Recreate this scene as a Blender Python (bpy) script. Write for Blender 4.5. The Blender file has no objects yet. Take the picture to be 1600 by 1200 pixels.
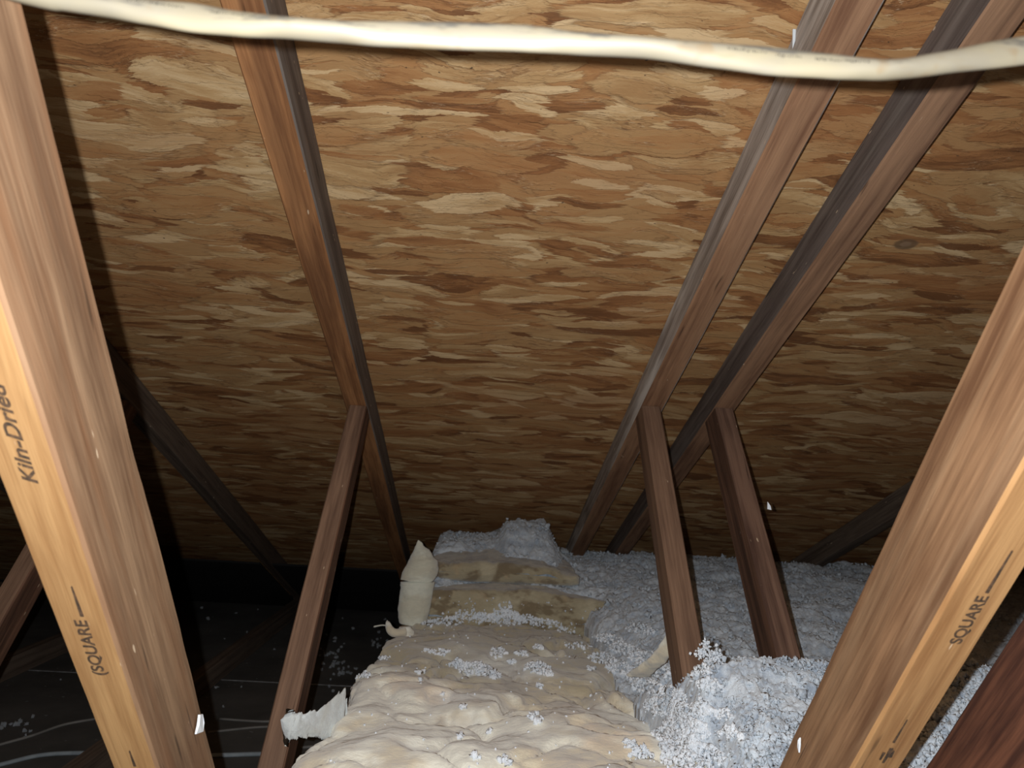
import bpy, bmesh, math, random
import numpy as np
from mathutils import Vector, Matrix
from mathutils.bvhtree import BVHTree

SC = bpy.context.scene
COL = SC.collection
random.seed(7)
RNG = np.random.default_rng(11)

# ------------------------------------------------------------------ camera
F_PX = 1120.0
cam_d = bpy.data.cameras.new('camera')
cam_d.sensor_width = 36.0
cam_d.lens = F_PX / 1600.0 * 36.0
cam_d.clip_start = 0.02
cam_d.clip_end = 60
cam_d.dof.use_dof = True
cam_d.dof.focus_distance = 0.95
cam_d.dof.aperture_fstop = 11.0
cam = bpy.data.objects.new('camera', cam_d)
COL.objects.link(cam)
_a, _b = -39.0, .065
_n = Vector((1, -_b, _a / F_PX)).normalized()
_v0 = -F_PX * math.tan(math.radians(6.3))
_Y = Vector((_a + _b * _v0, _v0, -F_PX)).normalized()
_Z = _n.cross(_Y)
cam.matrix_world = Matrix((_n, _Y, _Z)).to_4x4()
SC.camera = cam

# ------------------------------------------------------------------ world, flash, exposure
w = bpy.data.worlds.new('attic_dark')
SC.world = w
w.use_nodes = True
w.node_tree.nodes['Background'].inputs[0].default_value = (.6, .75, 1, 1)
w.node_tree.nodes['Background'].inputs[1].default_value = 0.0015
SC.view_settings.view_transform = 'Standard'
SC.view_settings.look = 'None'
SC.view_settings.gamma = 1.0
SC.view_settings.use_curve_mapping = False
SC.view_settings.exposure = 0.0

FL_D = bpy.data.lights.new('camera_flash', 'POINT')
FL_D.energy = 38.0
FL_D.color = (.93, .97, 1.0)
FL_D.shadow_soft_size = 0.0025
FLASH = bpy.data.objects.new('camera_flash', FL_D)
FLASH.location = (-.023, 0, .0065)
COL.objects.link(FLASH)

# ------------------------------------------------------------------ numpy noise
def _hash(i, j, k, s):
    h = (i.astype(np.int64) * 374761393 + j.astype(np.int64) * 668265263 + k.astype(np.int64) * 2147483647 + s * 974711) & 0xffffffff
    h = ((h ^ (h >> 13)) * 1274126177) & 0xffffffff
    h = ((h ^ (h >> 16)) * 2246822519) & 0xffffffff
    return ((h ^ (h >> 15)) & 0xffffff) / float(0xffffff) * 2 - 1

def vn(x, y, z=0.0, s=0):
    x, y, z = np.broadcast_arrays(np.asarray(x, float), np.asarray(y, float), np.asarray(z, float))
    i, j, k = np.floor(x), np.floor(y), np.floor(z)
    u, v, t = x - i, y - j, z - k
    u, v, t = [q * q * q * (q * (q * 6 - 15) + 10) for q in (u, v, t)]
    r = 0
    for a in (0, 1):
        for b in (0, 1):
            for c in (0, 1):
                wgt = (u if a else 1 - u) * (v if b else 1 - v) * (t if c else 1 - t)
                r = r + wgt * _hash(i + a, j + b, k + c, s)
    return r

def fbm(x, y, z=0.0, s=0, o=4):
    r, a = 0, 1.0
    for q in range(o):
        r = r + a * vn(np.asarray(x) * 2 ** q, np.asarray(y) * 2 ** q, np.asarray(z) * 2 ** q, s + q * 17)
        a *= .5
    return r

# ------------------------------------------------------------------ material helpers
class NT:
    def __init__(self, name):
        self.m = bpy.data.materials.new(name)
        self.m.use_nodes = True
        self.t = self.m.node_tree
        self.b = self.t.nodes['Principled BSDF']
        self.b.inputs['Specular IOR Level'].default_value = .25
    def n(self, typ, **kw):
        nd = self.t.nodes.new(typ)
        ins = kw.pop('ins', {})
        for k, v in kw.items(): setattr(nd, k, v)
        for k, v in ins.items():
            if isinstance(v, bpy.types.NodeSocket): self.t.links.new(v, nd.inputs[k])
            else: nd.inputs[k].default_value = v
        return nd
    def math(self, op, a, b=0.0, c=0.0, clamp=False):
        return self.n('ShaderNodeMath', operation=op, use_clamp=clamp, ins={0: a, 1: b, 2: c}).outputs[0]
    def vmath(self, op, a, b=(0, 0, 0)):
        return self.n('ShaderNodeVectorMath', operation=op, ins={0: a, 1: b}).outputs[0]
    def scale(self, vec, s):
        return self.vmath('MULTIPLY', vec, s)
    def noise(self, vec, sc, det=3.0, rough=.55, dist=0.0, col=False):
        nd = self.n('ShaderNodeTexNoise', ins={'Vector': vec, 'Scale': sc, 'Detail': det, 'Roughness': rough, 'Distortion': dist})
        return nd.outputs['Color' if col else 'Fac']
    def ramp(self, f, stops, mode='LINEAR'):
        nd = self.n('ShaderNodeValToRGB', ins={0: f})
        cr = nd.color_ramp
        cr.interpolation = mode
        while len(cr.elements) < len(stops): cr.elements.new(.5)
        for e, (p, c) in zip(cr.elements, stops):
            e.position = p
            e.color = (*c, 1) if len(c) == 3 else c
        return nd.outputs[0]
    def rng(self, f, a, b, c=0.0, d=1.0):
        return self.n('ShaderNodeMapRange', interpolation_type='SMOOTHSTEP', ins={0: f, 1: a, 2: b, 3: c, 4: d}).outputs[0]
    def mix(self, f, a, b, blend='MIX'):
        nd = self.n('ShaderNodeMix', data_type='RGBA', blend_type=blend)
        for k, v in ((0, f), (6, a), (7, b)):
            if isinstance(v, bpy.types.NodeSocket): self.t.links.new(v, nd.inputs[k])
            else: nd.inputs[k].default_value = v if k == 0 else ((*v, 1) if len(v) == 3 else v)
        return nd.outputs[2]
    def bump(self, h, strength, dist=.002):
        nd = self.n('ShaderNodeBump', ins={'Height': h, 'Strength': strength, 'Distance': dist})
        self.t.links.new(nd.outputs[0], self.b.inputs['Normal'])
    def out(self, col, rough=.75):
        if isinstance(col, bpy.types.NodeSocket): self.t.links.new(col, self.b.inputs['Base Color'])
        else: self.b.inputs['Base Color'].default_value = (*col, 1)
        if isinstance(rough, bpy.types.NodeSocket): self.t.links.new(rough, self.b.inputs['Roughness'])
        else: self.b.inputs['Roughness'].default_value = rough
        return self.m
    def co(self):
        return self.n('ShaderNodeTexCoord').outputs['Object']

def wood(name, light, dark, streak=None, streak_amt=.5, seed=0.0, stain=.5, fibre=260, sks=26):
    """sawn softwood, grain along local X"""
    N = NT(name)
    co = N.vmath('ADD', N.co(), (seed * 3.1, seed * 1.7, seed * 2.3))
    wob = N.noise(N.scale(co, (3, 9, 9)), 1.0, 2, col=True)
    co2 = N.vmath('ADD', co, N.scale(N.vmath('SUBTRACT', wob, (.5, .5, .5)), (.02, .012, .012)))
    rings = N.noise(N.scale(co2, (2.2, 75, 75)), 1.0, 3, .6)
    fine = N.noise(N.scale(co2, (14, fibre, fibre)), 1.0, 2, .7)
    patch = N.noise(N.scale(co, (5, 14, 14)), 1.0, 3, .6)
    f = N.math('MULTIPLY_ADD', N.math('SUBTRACT', rings, .5), 2.1, .5)
    f = N.math('MULTIPLY_ADD', N.math('SUBTRACT', fine, .5), .85, f)
    f = N.math('MULTIPLY_ADD', N.math('SUBTRACT', patch, .5), stain * 1.6, f, clamp=True)
    mid = tuple((a + b) / 2 for a, b in zip(light, dark))
    col = N.ramp(f, [(.12, dark), (.5, mid), (.85, light)])
    if streak:
        sk = N.noise(N.scale(co2, (1.6, sks, sks)), 1.0, 4, .6)
        col = N.mix(N.math('MULTIPLY', N.rng(sk, .46, .66), streak_amt), col, streak)
    # dark checks and small pale slivers
    ck = N.noise(N.scale(co2, (7, 120, 120)), 1.0, 2, .5)
    col = N.mix(N.math('MULTIPLY', N.rng(ck, .70, .76), .65), col, tuple(c * .25 for c in dark))
    sl = N.noise(N.scale(co2, (40, 150, 150)), 1.0, 1, .5)
    col = N.mix(N.math('MULTIPLY', N.rng(sl, .77, .80), .7), col, (.62, .47, .32))
    h = N.math('ADD', N.math('MULTIPLY', fine, .5), N.math('MULTIPLY', rings, .7))
    N.bump(h, .55, .0016)
    return N.out(col, .72)

def osb():
    N = NT('oriented_strand_board')
    co = N.co()
    co_raw = co
    wob = N.n('ShaderNodeTexNoise', ins={'Vector': N.scale(co, (1, 1.6, 1)), 'Scale': 5.0, 'Detail': 2.0}).outputs['Color']
    co = N.vmath('ADD', co, N.scale(N.vmath('SUBTRACT', wob, (.5, .5, .5)), (.10, .075, 0)))
    # torn fibre ends: strands shift along the grain, row by row
    tear = N.noise(N.scale(co, (7, 230, 1)), 1.0, 4, .7)
    edge = N.noise(N.scale(co, (26, 60, 1)), 1.0, 4, .7)
    sh = N.math('MULTIPLY', N.math('SUBTRACT', tear, .5), .06)
    sv_ = N.math('MULTIPLY', N.math('SUBTRACT', edge, .5), .013)
    cmb = N.n('ShaderNodeCombineXYZ', ins={0: sh, 1: sv_, 2: 0.0}).outputs[0]
    co0 = co
    co = N.vmath('ADD', co, cmb)
    pal = [(0, (.15, .060, .022)), (.16, (.28, .120, .043)), (.34, (.37, .185, .072)), (.5, (.40, .225, .095)),
           (.66, (.345, .190, .079)), (.82, (.46, .285, .130)), (1, (.60, .415, .225))]
    col = None
    hsum = None
    layers = [(-2, 6, 22, 0, 9), (6, 5.5, 26, .2, .50), (-9, 5.5, 22, .35, .46), (3, 7.5, 36, .3, .48), (17, 9, 28, .5, .42), (-19, 9, 34, .55, .42), (-4, 4.0, 20, .60, .44), (1, 10, 60, .6, .45), (5, 4.5, 21, .72, .44)]
    for i, (ang, sx, sy, thr, rad) in enumerate(layers):
        mp = N.n('ShaderNodeMapping', ins={'Vector': co, 'Location': (i * 1.37, i * 2.11, 0), 'Rotation': (0, 0, math.radians(ang)), 'Scale': (1, 1, 1)})
        sv = N.scale(mp.outputs[0], (sx, sy, 0))
        vo = N.n('ShaderNodeTexVoronoi', voronoi_dimensions='2D', feature='F1', ins={'Vector': sv, 'Scale': 1.0, 'Randomness': 1.0})
        sep = N.n('ShaderNodeSeparateColor', ins={0: vo.outputs['Color']})
        gr = N.noise(N.vmath('ADD', N.scale(mp.outputs[0], (16, 330, 1)), N.scale(vo.outputs['Color'], (40, 40, 40))), 1.0, 4, .7)
        soft = N.noise(N.vmath('ADD', N.scale(mp.outputs[0], (9, 45, 1)), N.scale(vo.outputs['Color'], (17, 17, 17))), 1.0, 2, .5)
        f = N.math('MULTIPLY_ADD', N.math('SUBTRACT', gr, .5), .55, sep.outputs[1])
        f = N.math('MULTIPLY_ADD', N.math('SUBTRACT', soft, .5), .7, f)
        c = N.ramp(f, pal)
        if col is None:
            col, hsum = c, N.math('MULTIPLY', sep.outputs[1], .4)
        else:
            inside = N.rng(vo.outputs['Distance'], rad, rad - .018)
            pick = N.math('GREATER_THAN', sep.outputs[0], thr)
            mk = N.math('MULTIPLY', inside, pick)
            ring = N.math('MULTIPLY', N.math('MULTIPLY', N.rng(vo.outputs['Distance'], rad + .04, rad), pick), .34)
            col = N.mix(ring, col, (.15, .07, .03))
            col = N.mix(N.math('MULTIPLY', mk, .93), col, c)
            hsum = N.math('ADD', hsum, N.math('MULTIPLY', mk, .5))
    tr = N.noise(N.scale(co0, (10, 34, 1)), 1.0, 4, .75)
    fr = N.noise(N.scale(co, (90, 330, 1)), 1.0, 4, .75)
    rough_area = N.rng(tr, .53, .63)
    col = N.mix(N.math('MULTIPLY', N.math('MULTIPLY', rough_area, N.rng(fr, .52, .60)), .65), col, (.13, .062, .028))
    col = N.mix(N.math('MULTIPLY', N.math('MULTIPLY', rough_area, N.rng(fr, .45, .38)), .6), col, (.60, .44, .27))
    big = N.noise(N.scale(co0, (1.6, 4.2, 1)), 1.0, 3)
    col = N.mix(N.rng(big, .48, .68, 0, .38), col, (.33, .135, .05))
    sp = N.noise(N.scale(co0, (90, 160, 1)), 1.0, 1)
    col = N.mix(N.rng(sp, .76, .79, 0, .8), col, (.05, .03, .02))
    # one flattened knot
    dk = N.n('ShaderNodeVectorMath', operation='LENGTH', ins={0: N.scale(N.vmath('SUBTRACT', co_raw, (.482, -.702, 0)), (1, 1.5, 0))}).outputs[1]
    dk = N.math('MULTIPLY_ADD', N.math('SUBTRACT', edge, .5), .006, dk)
    col = N.mix(N.rng(dk, .021, .015, 0, .75), col, (.11, .068, .04))
    col = N.mix(N.rng(dk, .010, .007, 0, .8), col, (.24, .15, .09))
    h = N.math('ADD', hsum, N.math('MULTIPLY', fr, N.math('MULTIPLY_ADD', rough_area, .8, .25)))
    N.bump(h, .55, .0025)
    return N.out(col, .7)

def plain(name, base, alt=None, sc=8.0, rough=.9, bump=0.0, bs=60.0):
    N = NT(name)
    co = N.co()
    if alt:
        f = N.noise(co, sc, 4, .6)
        c = N.ramp(f, [(.35, base), (.65, alt)])
    else: c = base
    if bump: N.bump(N.noise(co, bs, 4, .6), bump, .004)
    return N.out(c, rough)

def fibre(name, base, stain, dirt, sc=7.0, stain_amt=.8, white=(.74, .78, .80), white_amt=.5, soiled=None):
    """glass wool: soft mats with stains and fine fibres"""
    N = NT(name)
    co = N.co()
    warp = N.vmath('ADD', co, N.scale(N.vmath('SUBTRACT', N.noise(co, 11.0, 2, col=True), (.5, .5, .5)), (.05, .03, .03)))
    a = N.noise(N.scale(warp, (1, 1.5, 2.0)), sc, 4, .6)
    b = N.noise(N.vmath('ADD', warp, (5, 3, 1)), sc * 1.7, 3, .55)
    c = N.noise(N.vmath('ADD', warp, (2, 7, 1)), sc * .8, 3, .5)
    g = N.noise(N.scale(co, (70, 170, 170)), 1.0, 4, .7)
    col = N.mix(N.math('MULTIPLY', N.rng(a, .46, .58), stain_amt), base, stain)
    col = N.mix(N.math('MULTIPLY', N.rng(b, .56, .72), .7), col, dirt)
    col = N.mix(N.math('MULTIPLY', N.rng(c, .52, .66), white_amt), col, white)
    col = N.mix(N.rng(g, .35, .7, .0, .22), col, tuple(k * .55 for k in base))
    if soiled:
        # old dust on the far half of the mat
        sy = N.n('ShaderNodeSeparateXYZ', ins={0: co})
        k = N.math('MULTIPLY_ADD', N.math('SUBTRACT', a, .5), .9, sy.outputs[1])
        col = N.mix(N.rng(k, soiled[0], soiled[1], 0, .8), col, soiled[2])
    h = N.math('ADD', N.math('MULTIPLY', g, .6), N.noise(N.scale(co, (30, 60, 60)), 1.0, 4, .6))
    N.bump(h, .6, .004)
    N.b.inputs['Sheen Weight'].default_value = .6
    N.b.inputs['Sheen Roughness'].default_value = .6
    return N.out(col, .95)

def blown(name, a=(.34, .395, .47), b=(.64, .69, .74)):
    N = NT(name)
    co = N.co()
    f = N.noise(co, 26.0, 5, .65)
    g = N.noise(co, 150.0, 3, .7)
    col = N.ramp(N.math('MULTIPLY_ADD', N.math('SUBTRACT', g, .5), .5, f), [(.33, a), (.62, b)])
    N.bump(N.math('ADD', N.math('MULTIPLY', f, .8), g), .7, .004)
    N.b.inputs['Sheen Weight'].default_value = .5
    N.b.inputs['Sheen Roughness'].default_value = .6
    return N.out(col, .95)

# ------------------------------------------------------------------ object helpers
def link(o, parent=None):
    COL.objects.link(o)
    if parent is not None: o.parent = parent
    return o

def meshobj(name, V, F, mats, parent=None, M=None, mi=None, smooth=False):
    """V in world coordinates; M = the object's own matrix (vertices are brought into it)"""
    V = np.asarray(V, dtype=float)
    if M is not None:
        Mi = np.array(M.inverted())
        V = V @ Mi[:3, :3].T + Mi[:3, 3]
    me = bpy.data.meshes.new(name)
    F = np.asarray(F) if not isinstance(F, list) else F
    if isinstance(F, np.ndarray):
        nf, k = F.shape
        me.vertices.add(len(V)); me.vertices.foreach_set('co', V.astype(np.float32).ravel())
        me.loops.add(nf * k); me.loops.foreach_set('vertex_index', F.astype(np.int32).ravel())
        me.polygons.add(nf); me.polygons.foreach_set('loop_start', np.arange(0, nf * k, k, dtype=np.int32))
        me.update(calc_edges=True); me.validate()
    else:
        me.from_pydata([tuple(v) for v in V], [], F)
        me.update()
    for m in (mats if isinstance(mats, (list, tuple)) else [mats]): me.materials.append(m)
    if mi is not None: me.polygons.foreach_set('material_index', np.asarray(mi, dtype=np.int32))
    if smooth: me.polygons.foreach_set('use_smooth', np.ones(len(me.polygons), dtype=bool))
    o = bpy.data.objects.new(name, me)
    if parent is not None:
        o.parent = parent
        pm = parent['_m'] if '_m' in parent else None
    COL.objects.link(o)
    if M is not None:
        o.matrix_world = M
        if parent is not None:
            P = parent.matrix_world.copy() if parent.parent is None and parent.type == 'EMPTY' else WORLD.get(parent.name, Matrix())
            o.matrix_parent_inverse = Matrix()
            o.matrix_basis = P.inverted() @ M
        WORLD[o.name] = M.copy()
    else:
        if parent is not None:
            o.matrix_basis = WORLD.get(parent.name, Matrix()).inverted()
        WORLD[o.name] = Matrix()
    return o

WORLD = {}

def thing(name, loc, label, cat, group=None):
    o = bpy.data.objects.new(name, None)
    COL.objects.link(o)
    o.location = loc
    o.empty_display_size = .05
    M = Matrix.Translation(loc)
    o.matrix_world = M
    WORLD[o.name] = M
    o['label'] = label
    o['category'] = cat
    if group: o['group'] = group
    return o

def tag(o, label, cat, group=None, kind=None):
    o['label'] = label
    o['category'] = cat
    if group: o['group'] = group
    if kind: o['kind'] = kind
    return o

def ortho(x, y, z, loc):
    M = Matrix.Identity(4)
    for i, a in enumerate((x, y, z)):
        for j in range(3): M[j][i] = a[j]
    for j in range(3): M[j][3] = loc[j]
    return M

def plank(name, P, U, D, X0, X1, L, depth, mats, parent, cuts=(), seed=0, rough=.0011, wane=.0035, label=None, nlen=110):
    """Sawn board in a truss plane. P: (Y,Z) start on the far edge line, U: unit (Y,Z) along, D: unit (Y,Z) from far edge to near edge.
    Local X = grain, local Y = across (world X), local Z = depth. mats = [side, near edge, far edge]"""
    bev = .0022
    wd = X1 - X0
    prof = []          # (x, d, tag)
    def lin(a, b, n): return [a + (b - a) * i / n for i in range(n)]
    for x in lin(X0 + bev, X1 - bev, 5): prof.append((x, 0, 2))
    prof.append((X1 - bev, 0, 2))
    for d in lin(bev, depth - bev, 7): prof.append((X1, d, 0))
    prof.append((X1, depth - bev, 0))
    for x in lin(X1 - bev, X0 + bev, 5): prof.append((x, depth, 1))
    prof.append((X0 + bev, depth, 1))
    for d in lin(depth - bev, bev, 7): prof.append((X0, d, 0))
    prof.append((X0, bev, 0))
    n = len(prof)
    px = np.array([p[0] for p in prof]); pd = np.array([p[1] for p in prof])
    s = np.linspace(0, L, nlen + 1)
    S, PX = np.meshgrid(s, px, indexing='ij'); _, PD = np.meshgrid(s, pd, indexing='ij')
    cx, cd = (X0 + X1) / 2, depth / 2
    ex = (PX - cx) / (wd / 2); ed = (PD - cd) / (depth / 2)
    corner = np.clip((np.abs(ex) + np.abs(ed) - 1.72) / .25, 0, 1)
    wn = np.clip(fbm(S * 5, PX * 40, PD * 40, seed + 3) - .35, 0, 1) * wane * .3 * corner
    wn = wn + np.clip(vn(S * 22, PX * 40, PD * 40, seed + 9), 0, 1) * wane * .10 * corner
    PX = PX - np.sign(ex) * wn + (rough * .45 * fbm(S * 4, PX * 20, PD * 20, seed, 1) + rough * .10 * vn(S * 45, PX * 60, PD * 60, seed + 2)) * (np.abs(ex) > .8)
    # the far edge of a board lies against something: keep it flat
    PD = PD - np.sign(ed) * wn + (rough * .45 * fbm(S * 4 + 9, PX * 20, PD * 20, seed + 5, 1) + rough * .10 * vn(S * 45, PX * 60, PD * 60, seed + 6)) * (ed > .5)
    bow = .0012 * vn(S * 1.7, seed * 1.3)
    PX = PX + bow
    V = np.stack([PX, P[0] + U[0] * S + D[0] * PD, P[1] + U[1] * S + D[1] * PD], -1).reshape(-1, 3)
    bm = bmesh.new()
    vs = [bm.verts.new(v) for v in V]
    for i in range(nlen):
        for j in range(n):
            k = (j + 1) % n
            f = bm.faces.new((vs[i * n + j], vs[i * n + k], vs[(i + 1) * n + k], vs[(i + 1) * n + j]))
            f.material_index = prof[j][2]
    bm.faces.new([vs[j] for j in range(n)][::-1])
    bm.faces.new([vs[nlen * n + j] for j in range(n)])
    for (cp, cn) in cuts:          # keep the side the normal points away from
        g = bm.verts[:] + bm.edges[:] + bm.faces[:]
        bmesh.ops.bisect_plane(bm, geom=g, plane_co=(0, cp[0], cp[1]), plane_no=(0, cn[0], cn[1]), clear_outer=True)
        ed_ = [e for e in bm.edges if e.is_boundary]
        if ed_: bmesh.ops.edgeloop_fill(bm, edges=ed_)
    bmesh.ops.recalc_face_normals(bm, faces=bm.faces[:])
    ys = np.array([v.co.y for v in bm.verts]); zs = np.array([v.co.z for v in bm.verts])
    M = ortho((0, U[0], U[1]), (1, 0, 0), (0, -D[0], -D[1]) if (Vector((0, U[0], U[1])).cross(Vector((1, 0, 0))).dot(Vector((0, D[0], D[1]))) < 0) else (0, D[0], D[1]),
              ((X0 + X1) / 2, float(ys.mean()), float(zs.mean())))
    Mi = M.inverted()
    for v in bm.verts: v.co = Mi @ v.co
    me = bpy.data.meshes.new(name)
    bm.to_mesh(me); bm.free()
    for m in mats: me.materials.append(m)
    for p in me.polygons: p.use_smooth = False
    o = bpy.data.objects.new(name, me)
    o.parent = parent
    COL.objects.link(o)
    o.matrix_basis = WORLD[parent.name].inverted() @ M
    WORLD[o.name] = M.copy()
    if label: o['label'] = label
    return o

def sweep(name, pts, ry, rz, mat, parent=None, nseg=14, sub=6, noise=0, seed=0, flat=None):
    """tube along pts (catmull), radii ry (list or number) horizontal, rz vertical"""
    P = [Vector(p) for p in pts]
    n = len(P)
    ry = [ry] * n if isinstance(ry, (int, float)) else ry
    rz = [rz] * n if isinstance(rz, (int, float)) else rz
    Q, A, B = [], [], []
    for i in range(n - 1):
        p0, p1, p2, p3 = P[max(i - 1, 0)], P[i], P[i + 1], P[min(i + 2, n - 1)]
        for k in range(sub):
            t = k / sub
            Q.append(.5 * ((2 * p1) + (p2 - p0) * t + (2 * p0 - 5 * p1 + 4 * p2 - p3) * t * t + (3 * p1 - p0 - 3 * p2 + p3) * t ** 3))
            e = t * t * (3 - 2 * t)
            A.append(ry[i] * (1 - e) + ry[i + 1] * e); B.append(rz[i] * (1 - e) + rz[i + 1] * e)
    Q.append(P[-1]); A.append(ry[-1]); B.append(rz[-1])
    V, F = [], []
    for i, q in enumerate(Q):
        t = (Q[min(i + 1, len(Q) - 1)] - Q[max(i - 1, 0)]).normalized()
        ref = Vector((0, 0, 1)) if abs(t.z) < .9 else Vector((0, 1, 0))
        u = t.cross(ref).normalized(); v = u.cross(t).normalized()
        for j in range(nseg):
            a = 2 * math.pi * j / nseg
            r = 1 + (noise * float(vn(q.x * 60 + math.cos(a), q.y * 60 + math.sin(a), q.z * 60, seed)) if noise else 0)
            V.append(q + u * (A[i] * math.cos(a) * r) + v * (B[i] * math.sin(a) * r))
    m = len(Q)
    for i in range(m - 1):
        for j in range(nseg):
            k = (j + 1) % nseg
            F.append((i * nseg + j, i * nseg + k, (i + 1) * nseg + k, (i + 1) * nseg + j))
    F.append(tuple(range(nseg))[::-1]); F.append(tuple((m - 1) * nseg + j for j in range(nseg)))
    c = sum(Q, Vector()) / m
    return meshobj(name, V, F, mat, parent, Matrix.Translation(c), smooth=True)

def boxm(name, lo, hi, mat, parent=None, M=None, bevel=.002):
    bm = bmesh.new()
    bmesh.ops.create_cube(bm, size=1)
    c = [(a + b) / 2 for a, b in zip(lo, hi)]; s = [b - a for a, b in zip(lo, hi)]
    for v in bm.verts: v.co = Vector((v.co.x * s[0], v.co.y * s[1], v.co.z * s[2]))
    if bevel: bmesh.ops.bevel(bm, geom=bm.edges[:], offset=bevel, segments=2, affect='EDGES')
    me = bpy.data.meshes.new(name); bm.to_mesh(me); bm.free()
    me.materials.append(mat)
    o = bpy.data.objects.new(name, me)
    MM = (M or Matrix()) @ Matrix.Translation(c)
    if parent is not None:
        o.parent = parent
        o.matrix_basis = WORLD[parent.name].inverted() @ MM
    else: o.matrix_basis = MM
    COL.objects.link(o)
    WORLD[o.name] = MM.copy()
    return o

# ------------------------------------------------------------------ dimensions of the place (metres, camera at the origin)
TH = math.radians(22.6)
H = .751                                    # camera to roof deck, square to it
ND = (math.sin(TH), math.cos(TH))           # (Y,Z) outward normal of the roof
ED = (math.cos(TH), -math.sin(TH))          # (Y,Z) down the slope
ZC, ZF = -.660, -.724                       # top and bottom of the ceiling joists
RIDGE_Y = -.22
def deck_z(y): return (H - ND[0] * y) / ND[1]

# ------------------------------------------------------------------ shell: roof deck, floor, eave
M_OSB = osb()
def deck_slab(name, Y0, Y1, X0, X1, t, flip=False):
    sgn = -1 if flip else 1
    # local X lateral, local Y down the slope
    y0 = RIDGE_Y
    z0 = deck_z(RIDGE_Y)
    ydir = Vector((0, sgn * ED[0], ED[1])); xd = Vector((1, 0, 0)); zd = xd.cross(ydir)
    M = ortho(xd, ydir, zd, (0, y0, z0))
    L = (Y1 - Y0) / ED[0]
    up = 1 if zd.z > 0 else -1
    o = boxm(name, (X0, 0, 0 if up > 0 else -t), (X1, L, t if up > 0 else 0), M_OSB, None, M, 0)
    o['kind'] = 'structure'
    return o
d = deck_slab('ceiling_front', RIDGE_Y, 3.62, -2.6, 2.9, .012)
# keep texture coordinates measured from the ridge
d2 = deck_slab('ceiling_back', RIDGE_Y, 1.4, -2.6, 2.9, .012, True)

m_floor = plain('ceiling_board_back', (.030, .029, .027), (.050, .048, .044), 5.0, .9, .3, 40)
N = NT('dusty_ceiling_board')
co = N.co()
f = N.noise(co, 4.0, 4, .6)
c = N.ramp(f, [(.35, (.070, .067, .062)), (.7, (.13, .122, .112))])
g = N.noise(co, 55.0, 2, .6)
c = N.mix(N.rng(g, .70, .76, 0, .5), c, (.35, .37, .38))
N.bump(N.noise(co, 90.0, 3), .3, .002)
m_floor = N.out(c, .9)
# ceiling boards seen from above, with a thin gap and pale paper edge between boards
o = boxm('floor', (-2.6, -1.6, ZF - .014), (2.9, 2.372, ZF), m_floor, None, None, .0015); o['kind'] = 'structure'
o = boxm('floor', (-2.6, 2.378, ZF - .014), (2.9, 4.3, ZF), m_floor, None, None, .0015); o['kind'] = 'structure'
m_seam = plain('pale_paper_edge', (.42, .43, .44), (.20, .20, .20), 30.0, .9)
o = boxm('trim_1', (-2.6, 2.372, ZF - .010), (.2, 2.378, ZF + .0006), m_seam, None, None, 0); o['kind'] = 'structure'
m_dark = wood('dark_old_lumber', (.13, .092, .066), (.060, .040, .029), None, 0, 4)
o = boxm('wall_eave', (-2.6, 3.62, ZF), (2.9, 3.66, deck_z(3.64) - .004), m_dark, None, None, .001); o['kind'] = 'structure'

# ------------------------------------------------------------------ trusses
mL_side = wood('shaded_grey_brown_lumber', (.155, .120, .098), (.075, .056, .046), (.19, .165, .145), .5, 1)  # rafter side: shade of the grazing flash put into a darker, greyer colour
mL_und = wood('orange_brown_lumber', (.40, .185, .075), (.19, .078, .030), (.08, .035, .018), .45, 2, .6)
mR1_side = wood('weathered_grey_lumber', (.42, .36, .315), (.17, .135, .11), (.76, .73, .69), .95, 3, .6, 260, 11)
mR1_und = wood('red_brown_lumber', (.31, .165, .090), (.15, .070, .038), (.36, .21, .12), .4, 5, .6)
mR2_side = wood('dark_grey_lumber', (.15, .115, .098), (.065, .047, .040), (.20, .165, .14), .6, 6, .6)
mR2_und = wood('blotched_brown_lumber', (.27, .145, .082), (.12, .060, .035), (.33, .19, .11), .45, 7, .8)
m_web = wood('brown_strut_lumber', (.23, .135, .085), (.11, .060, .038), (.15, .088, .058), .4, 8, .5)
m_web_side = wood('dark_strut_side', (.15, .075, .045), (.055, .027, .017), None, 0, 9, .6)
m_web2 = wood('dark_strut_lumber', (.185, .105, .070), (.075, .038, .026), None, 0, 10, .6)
mP_side = wood('tan_brown_lumber', (.255, .155, .088), (.12, .064, .034), (.18, .085, .040), .7, 11, .7)  # post side: shade put into the colour, darker than the near edge
mP_edge = wood('lit_orange_lumber', (.37, .210, .088), (.235, .115, .042), None, 0, 12, .6)  # near edge: lighter colour carries the light falling on this face
mPR_side = wood('red_tan_lumber', (.25, .135, .068), (.105, .048, .022), (.36, .23, .13), .35, 13, .8)  # right post side, likewise coloured darker for shade
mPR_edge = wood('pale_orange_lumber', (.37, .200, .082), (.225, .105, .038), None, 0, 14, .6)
mR2_post = wood('dark_red_brown_lumber', (.17, .065, .034), (.055, .02, .012), None, 0, 15, .9)  # dark red-brown tone for the second right diagonal
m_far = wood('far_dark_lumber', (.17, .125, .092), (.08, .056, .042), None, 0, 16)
m_ink = plain('black_stamp_ink', (.028, .020, .014), (.10, .055, .030), 240.0, .8)

WA = math.radians(50.8)
UW = (math.cos(WA), math.sin(WA))           # strut: up and away
DW = (math.sin(WA), -math.cos(WA))          # far side normal
UP = (-.6173, .7867)                        # diagonal post: up and towards the ridge
DP = (-.7867, -.6173)                       # far edge -> near edge

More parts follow.
